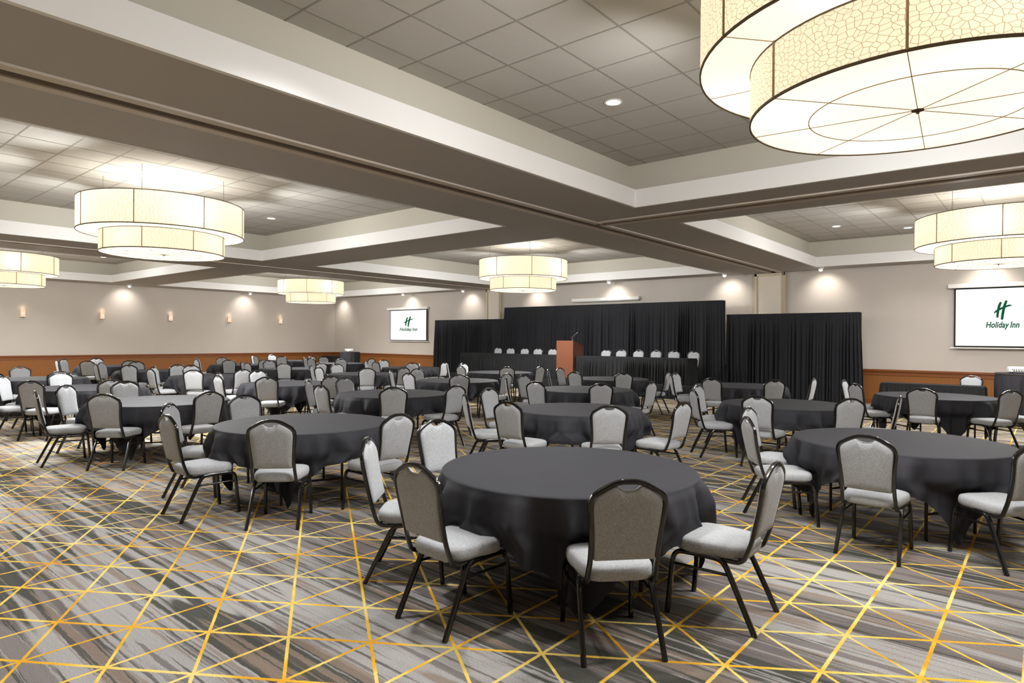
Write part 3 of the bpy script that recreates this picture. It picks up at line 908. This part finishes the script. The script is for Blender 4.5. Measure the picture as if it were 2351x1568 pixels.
def screen(x0, x1, z0, z1, hx0, hx1, hz, lx, lz, sx, label):
    cx_ = (x0 + x1) / 2
    root = empty('projection_screen', (cx_, YB, z0))
    MB().box(hx0 - cx_, hx1 - cx_, -.16, 0, hz - z0 - .06, hz - z0 + .05).build('housing', M['white_plastic'], root, bevel=.012)
    MB().box(x0 - cx_, x1 - cx_, -.094, -.088, 0, z1 - z0).build('screen_border', M['screen_border'], root)
    bw = .035
    sf = MB().box(x0 - cx_ + bw, x1 - cx_ - bw, -.098, -.0945, bw, z1 - z0 - .055).build('screen_fabric', M['screen'], root)
    MB().tube([(x0 - cx_ - .08, -.091, -.022), (x1 - cx_ + .08, -.091, -.022)], r=.018, n=10, up=(0, 0, 1)).build('bottom_bar', M['white_plastic'], root, smooth=.9)
    e = bpy.data.objects.new('projected_picture', None)
    lg, wd = logo(sf, sx, -.101)
    for q in (lg, wd):
        q.location = (lx - cx_, -.101, lz - z0)
    bpy.data.objects.remove(e)
    return tag(root, label, 'screen', 'projection screens')
screen(-24.25, -21.67, 1.585, 3.06, -24.45, -21.59, 3.10, -22.92, 2.05, 1.907, 'lit projection screen with green logo, left of the stage drapes')
screen(-1.86, .95, 1.575, 3.09, -1.99, 1.05, 3.13, -.877, 2.067, 1.0, 'lit projection screen with green logo at the right edge')
root = empty('rolled_projection_screen', (-12.25, YB, 3.10))
MB().box(-1.40, 1.40, -.16, 0, 0, .11).build('housing', M['white_plastic'], root, bevel=.012)
MB().tube([(-1.34, -.09, -.012), (1.34, -.09, -.012)], r=.014, n=8, up=(0, 0, 1)).build('bottom_bar', M['white_plastic'], root, smooth=.9)
tag(root, 'long white rolled up screen housing above the tall drape', 'screen')

# wall outlet
root = empty('wall_outlet', (-22.22, YB - .022, .47))
MB().box(-.045, .045, -.008, 0, -.065, .065).build('plate', M['white_plastic'], root, bevel=.003)
MB().box(-.018, .018, -.011, -.006, .012, .04).box(-.018, .018, -.011, -.006, -.04, -.012).build('sockets', M['grey_metal'], root)
tag(root, 'white wall outlet in the wainscot under the left screen', 'outlet')

# ------------------------------------------------------------------ chandeliers
R1, R2, ZA, ZM, ZB = 1.31, .985, 4.01, 3.48, 3.14
def arc_strip(r, z0, z1, n=72):
    return MB().lathe([(r, z0), (r, z1)], n)
def make_chandelier():
    root = empty('drum_chandelier', (0, 0, ZB))
    def zz(z): return z - ZB
    arc_strip(R1, zz(ZM), zz(ZA)).build('upper_shade', M['shade'], root, smooth=0)
    arc_strip(R2, zz(ZB), zz(ZM)).build('lower_shade', M['shade'], root, smooth=0)
    MB().lathe([(R2, zz(ZM)), (R1, zz(ZM))], 72).build('ring_diffuser', M['diffuser'], root, smooth=0)
    MB().lathe([(.02, zz(ZB)), (.5, zz(ZB) - .004), (R2, zz(ZB))], 72).build('bottom_diffuser', M['diffuser'], root, smooth=0)
    def hoop(r, z, t, h):
        return MB().lathe([(r - t, z - h), (r + t, z - h), (r + t, z + h), (r - t, z + h)], 72, close=True)
    for r, z, h in ((R1, zz(ZA), .006), (R1, zz(ZM), .008), (R2, zz(ZB), .008)):
        hoop(r, z, .005, h).build('rim', M['rim'], root, smooth=.6)
    hoop(R2, zz(ZM) - .006, .004, .005).build('inner_rim', M['rim'], root, smooth=.6)
    hoop(.62, zz(ZB) - .006, .0025, .002).build('diffuser_ring', M['seam'], root, smooth=.6)
    for k in range(8):
        a = math.radians(5 + 45 * k); c, s_ = math.cos(a), math.sin(a)
        m = MB()
        for r, z0, z1 in ((R1 + .004, ZM, ZA), (R2 + .004, ZB, ZM)):
            m.tube([(r * c, r * s_, zz(z0)), (r * c, r * s_, zz(z1))], r=.0075, n=6)
        m.tube([(R2 * c, R2 * s_, zz(ZM) - .004), (R1 * c, R1 * s_, zz(ZM) - .004)], r=.0025, n=6, up=(0, 0, 1))
        m.tube([(.03 * c, .03 * s_, zz(ZB) - .006), (R2 * c, R2 * s_, zz(ZB) - .004)], r=.0025, n=6, up=(0, 0, 1))
        m.build('seam', M['seam'], root, smooth=.8)
    MB().lathe([(0, zz(ZB) - .030), (.008, zz(ZB) - .028), (.011, zz(ZB) - .02), (.005, zz(ZB) - .014), (.034, zz(ZB) - .010), (.036, zz(ZB) - .005), (0, zz(ZB))], 20).build('finial', M['rim'], root, smooth=.7)
    for k in range(4):
        a = math.radians(50 + 90 * k)
        MB().tube([(1.0 * math.cos(a), 1.0 * math.sin(a), zz(ZA) - .06), (.99 * math.cos(a), .99 * math.sin(a), zz(ZC) - .002)], r=.004, n=6).build('cable', M['grey_metal'], root)
    m = MB()
    for k in range(4):
        a = math.radians(50 + 45 * k)
        m.tube([(-R1 * math.cos(a), -R1 * math.sin(a), zz(ZA) - .05), (R1 * math.cos(a), R1 * math.sin(a), zz(ZA) - .05)], r=.006, n=6, up=(0, 0, 1))
    m.build('frame', M['grey_metal'], root)
    return root

def light(kind, name, loc, energy, color=(1, .93, .82), **kw):
    l = bpy.data.lights.new(name, kind); l.energy = energy; l.color = color
    rot = kw.pop('rot', None)
    for k, v in kw.items(): setattr(l, k, v)
    o = bpy.data.objects.new(name, l); o.location = loc
    if rot: o.rotation_euler = rot
    return link(o)

CHAND = [((-.64, 4.69), .8, .8, .6, -.30, 'huge two-tier drum chandelier filling the top right corner'),
         ((-12.05, 4.70), 1.2, 4.2, 1.45, -.12, 'two-tier drum chandelier at the upper left above the second table'),
         ((-11.98, 14.73), 1.0, 2.2, 1.0, -.2, 'two-tier drum chandelier hanging in front of the stage'),
         ((-.72, 14.72), 1.2, 2.4, .8, -.2, 'two-tier drum chandelier in front of the right screen, cut by the frame'),
         ((-23.28, 4.70), .8, 2.0, 1.3, -.2, 'two-tier drum chandelier cut by the left edge of the frame'),
         ((-23.35, 14.85), .9, 1.8, 1.0, -.2, 'smallest two-tier drum chandelier, in front of the far left corner')]
ch0 = None
UP, DOWN, BULB, SIDE = 22.0, 135.0, 2.2, 170.0
for (x, y), k, u, d, el, lab in CHAND:
    if ch0 is None:
        ch0 = make_chandelier(); ch0.location = (x, y, ZB); o = ch0
    else:
        o = dup(ch0, (x, y, ZB))
    tag(o, lab, 'chandelier', 'two-tier drum chandeliers')
    for q in range(4):
        a = math.radians(-2 + 90 * q)
        light('POINT', 'chandelier_bulb', (x + 1.12 * math.cos(a), y + 1.12 * math.sin(a), 3.74), BULB * k * 1.7, shadow_soft_size=.05)
        a = math.radians(30 + 90 * q)
        light('POINT', 'chandelier_bulb', (x + .76 * math.cos(a), y + .76 * math.sin(a), 3.33), BULB * k * .4, shadow_soft_size=.05)
    light('SPOT', 'chandelier_uplight', (x, y, 3.60), UP * 3 * u, color=(1, .98, .95), shadow_soft_size=.55,
          spot_size=math.radians(156), spot_blend=1.0, rot=(PI, 0, 0))
    for q in range(8):  # added spots outside the drum, boosting its side glow onto lips and room
        a = math.radians(27.5 + 45 * q)
        v = Vector((math.cos(a), math.sin(a), el))
        light('SPOT', 'chandelier_side_fill', (x + 1.42 * math.cos(a), y + 1.42 * math.sin(a), 3.73), SIDE, color=(1, 1, 1), shadow_soft_size=.08,
              spot_size=math.radians(150), spot_blend=1.0, rot=v.to_track_quat('-Z', 'Y').to_euler())
    for q in range(5):  # extra spots added below the diffuser to brighten floor and tables
        a = math.radians(50 + 90 * q); r = .72 if q < 4 else 0
        light('SPOT', 'chandelier_down_fill', (x + r * math.cos(a), y + r * math.sin(a), ZB - .10), DOWN * d, color=(1, 1, 1), spot_size=math.radians(172), spot_blend=.6, shadow_soft_size=.10)
# added fill spots behind the viewpoint, no fixtures there
for x in (-.64, -12.05, -23.3):
    light('SPOT', 'rear_fill_lamp', (x, -5.0, 3.5), 2000.0, color=(1, 1, 1), shadow_soft_size=.6, spot_size=math.radians(125), spot_blend=.8)

# recessed cans in the tiled coffers
CANS = [(-3.954, 6.524, 'recessed can light in the nearest tiled coffer'), (-14.03, 7.85, 'recessed can light right of the upper left chandelier'),
        (-26.84, 6.68, 'recessed can light just beside the chandelier at left edge'), (-25.66, 8.0, 'recessed can light between the two left chandeliers'),
        (-3.97, 16.9, 'recessed can light in the far right coffer, left one'), (-2.66, 18.16, 'recessed can light in the far right coffer, right one')]
def can_light():
    root = empty('recessed_downlight', (0, 0, ZC))
    MB().lathe([(.085, -.001), (.105, -.001), (.108, -.008), (.085, -.010)], 28, close=True).build('trim_ring', M['white_paint'], root, smooth=.6)
    MB().lathe([(0, -.004), (.086, -.006)], 28).build('lens', M['lamp_face'], root)
    return root
can0 = None
CAN = 160.0
for x, y in ((-3.95, 2.86), (-3.95, -2.6), (-8.7, -2.6), (-8.7, 1.5), (-15.3, 1.2)):  # added fill spots without fixtures, out of view, for the floor
    light('SPOT', 'can_and_fill_lamp', (x, y, ZC - .03), 430.0, color=(1, 1, 1), spot_size=math.radians(125), spot_blend=.7, shadow_soft_size=.15)
for x, y, lab in CANS:
    if can0 is None: can0 = can_light(); can0.location = (x, y, ZC); o = can0
    else: o = dup(can0, (x, y, ZC))
    tag(o, lab, 'ceiling light', 'recessed can lights')
    light('SPOT', 'can_and_fill_lamp', (x, y, ZC - .03), CAN, color=(1, 1, 1), spot_size=math.radians(110), spot_blend=.7, shadow_soft_size=.08)

# wall washers under the soffit
WASH = [(-28.35, 9.76, (-1, 0), 'left wall between the second and third sconces'), (-28.35, 14.84, (-1, 0), 'left wall between the fourth and fifth sconces'), (-28.35, 4.68, (-1, 0), 'left wall near the frame edge'),
        (-28.1, 19.25, (0, 1), 'back wall at the far left corner'), (-22.76, 19.25, (0, 1), 'back wall above the left screen'), (-18.91, 19.25, (0, 1), 'back wall left of the beige pocket door'),
        (-15.35, 19.25, (0, 1), 'back wall behind the centre chandelier'), (-11.78, 19.25, (0, 1), 'back wall above the rolled up screen'), (-7.66, 19.25, (0, 1), 'back wall left of the right pocket door'),
        (-4.91, 19.25, (0, 1), 'back wall right of the right pocket door'), (-1.15, 19.25, (0, 1), 'back wall above the right screen')]
def washer():
    root = empty('wall_washer', (0, 0, ZS))
    MB().lathe([(0, 0), (.085, 0), (.085, -.012), (.062, -.03), (.060, -.055), (.050, -.06)], 24).build('housing', M['white_paint'], root, smooth=.7)
    MB().lathe([(.050, -.058), (.048, -.075), (.036, -.092), (.018, -.101), (0, -.103)], 24).build('lens', M['washer_face'], root, smooth=.9)
    return root
w0 = None
WASHE = 50.0
for x, y, d, where in WASH:
    if w0 is None: w0 = washer(); w0.location = (x, y, ZS); o = w0
    else: o = dup(w0, (x, y, ZS))
    tag(o, 'small wall washer spotlight on the %s' % where, 'spotlight', 'wall washer spotlights')
    v = Vector((d[0] * .85, d[1] * .85, -1.0))
    q = v.to_track_quat('-Z', 'Y').to_euler()
    light('SPOT', 'washer_lamp', (x, y, ZS - .12), WASHE, color=(1, .93, .85), spot_size=math.radians(112), spot_blend=.9, shadow_soft_size=.04, rot=q)

# sconces on the left wall
def sconce():
    root = empty('wall_sconce', (0, 0, 0))
    MB().box(0, .02, -.05, .05, -.10, .10).build('back_plate', M['grey_metal'], root, bevel=.003)
    MB().box(.02, .09, -.066, .066, -.135, .135).build('shade', M['sconce_glass'], root)
    r = MB().lathe([(.022, 0), (.036, 0), (.036, .004), (.022, .004)], 24, close=True).build('ring', M['sconce_ring'], root)
    r.rotation_euler = (0, PI / 2, 0); r.location = (.0905, 0, 0)
    MB().box(.0, .093, -.069, .069, -.145, -.135).build('base_tray', M['grey_metal'], root)
    return root
s0 = None
for i, (y, w) in enumerate(((6.40, 'first from the left'), (8.98, 'second from the left'), (11.57, 'middle one'), (14.14, 'second from the right'), (16.70, 'nearest the far corner'))):
    if s0 is None: s0 = sconce(); s0.location = (XL, y, 2.51); o = s0
    else: o = dup(s0, (XL, y, 2.51))
    tag(o, 'small glowing wall sconce on the left wall, %s' % w, 'wall light', 'wall sconces')
    light('POINT', 'sconce_lamp', (XL + .09, y, 2.51 + .20), .4, color=(1, .72, .48), shadow_soft_size=.03)

# ------------------------------------------------------------------ camera and render look
yaw, pitch, roll = .699143, -.00313, .0078
F = Vector((-math.sin(yaw) * math.cos(pitch), math.cos(yaw) * math.cos(pitch), math.sin(pitch)))
R0_ = Vector((math.cos(yaw), math.sin(yaw), 0)); U0 = R0_.cross(F)
Rv = R0_ * math.cos(roll) + U0 * math.sin(roll); Uv = U0 * math.cos(roll) - R0_ * math.sin(roll)
cd = bpy.data.cameras.new('camera'); cd.sensor_width = 36; cd.sensor_fit = 'HORIZONTAL'; cd.lens = 1466.2 / 2351 * 36
cd.clip_start = .05; cd.clip_end = 200
cam = bpy.data.objects.new('camera', cd)
cam.matrix_world = Matrix(((Rv.x, Uv.x, -F.x, 0), (Rv.y, Uv.y, -F.y, 0), (Rv.z, Uv.z, -F.z, 1.68), (0, 0, 0, 1)))
COL.objects.link(cam); S.camera = cam

w = bpy.data.worlds.new('room_air'); S.world = w; w.use_nodes = True
bg = w.node_tree.nodes.get('Background')
bg.inputs[0].default_value = (1, .95, .88, 1); bg.inputs[1].default_value = 0.0

S.view_settings.view_transform = 'Standard'; S.view_settings.look = 'None'
S.view_settings.exposure = 0.05; S.view_settings.gamma = 1.0
S.view_settings.use_curve_mapping = False
cy = S.cycles
cy.use_denoising = True
try: cy.denoiser = 'OPENIMAGEDENOISE'
except Exception: pass
cy.max_bounces = 7; cy.diffuse_bounces = 4; cy.glossy_bounces = 3; cy.transmission_bounces = 4
cy.sample_clamp_indirect = 4.0
cy.use_adaptive_sampling = True; cy.adaptive_threshold = .015
cy.caustics_reflective = False; cy.caustics_refractive = False
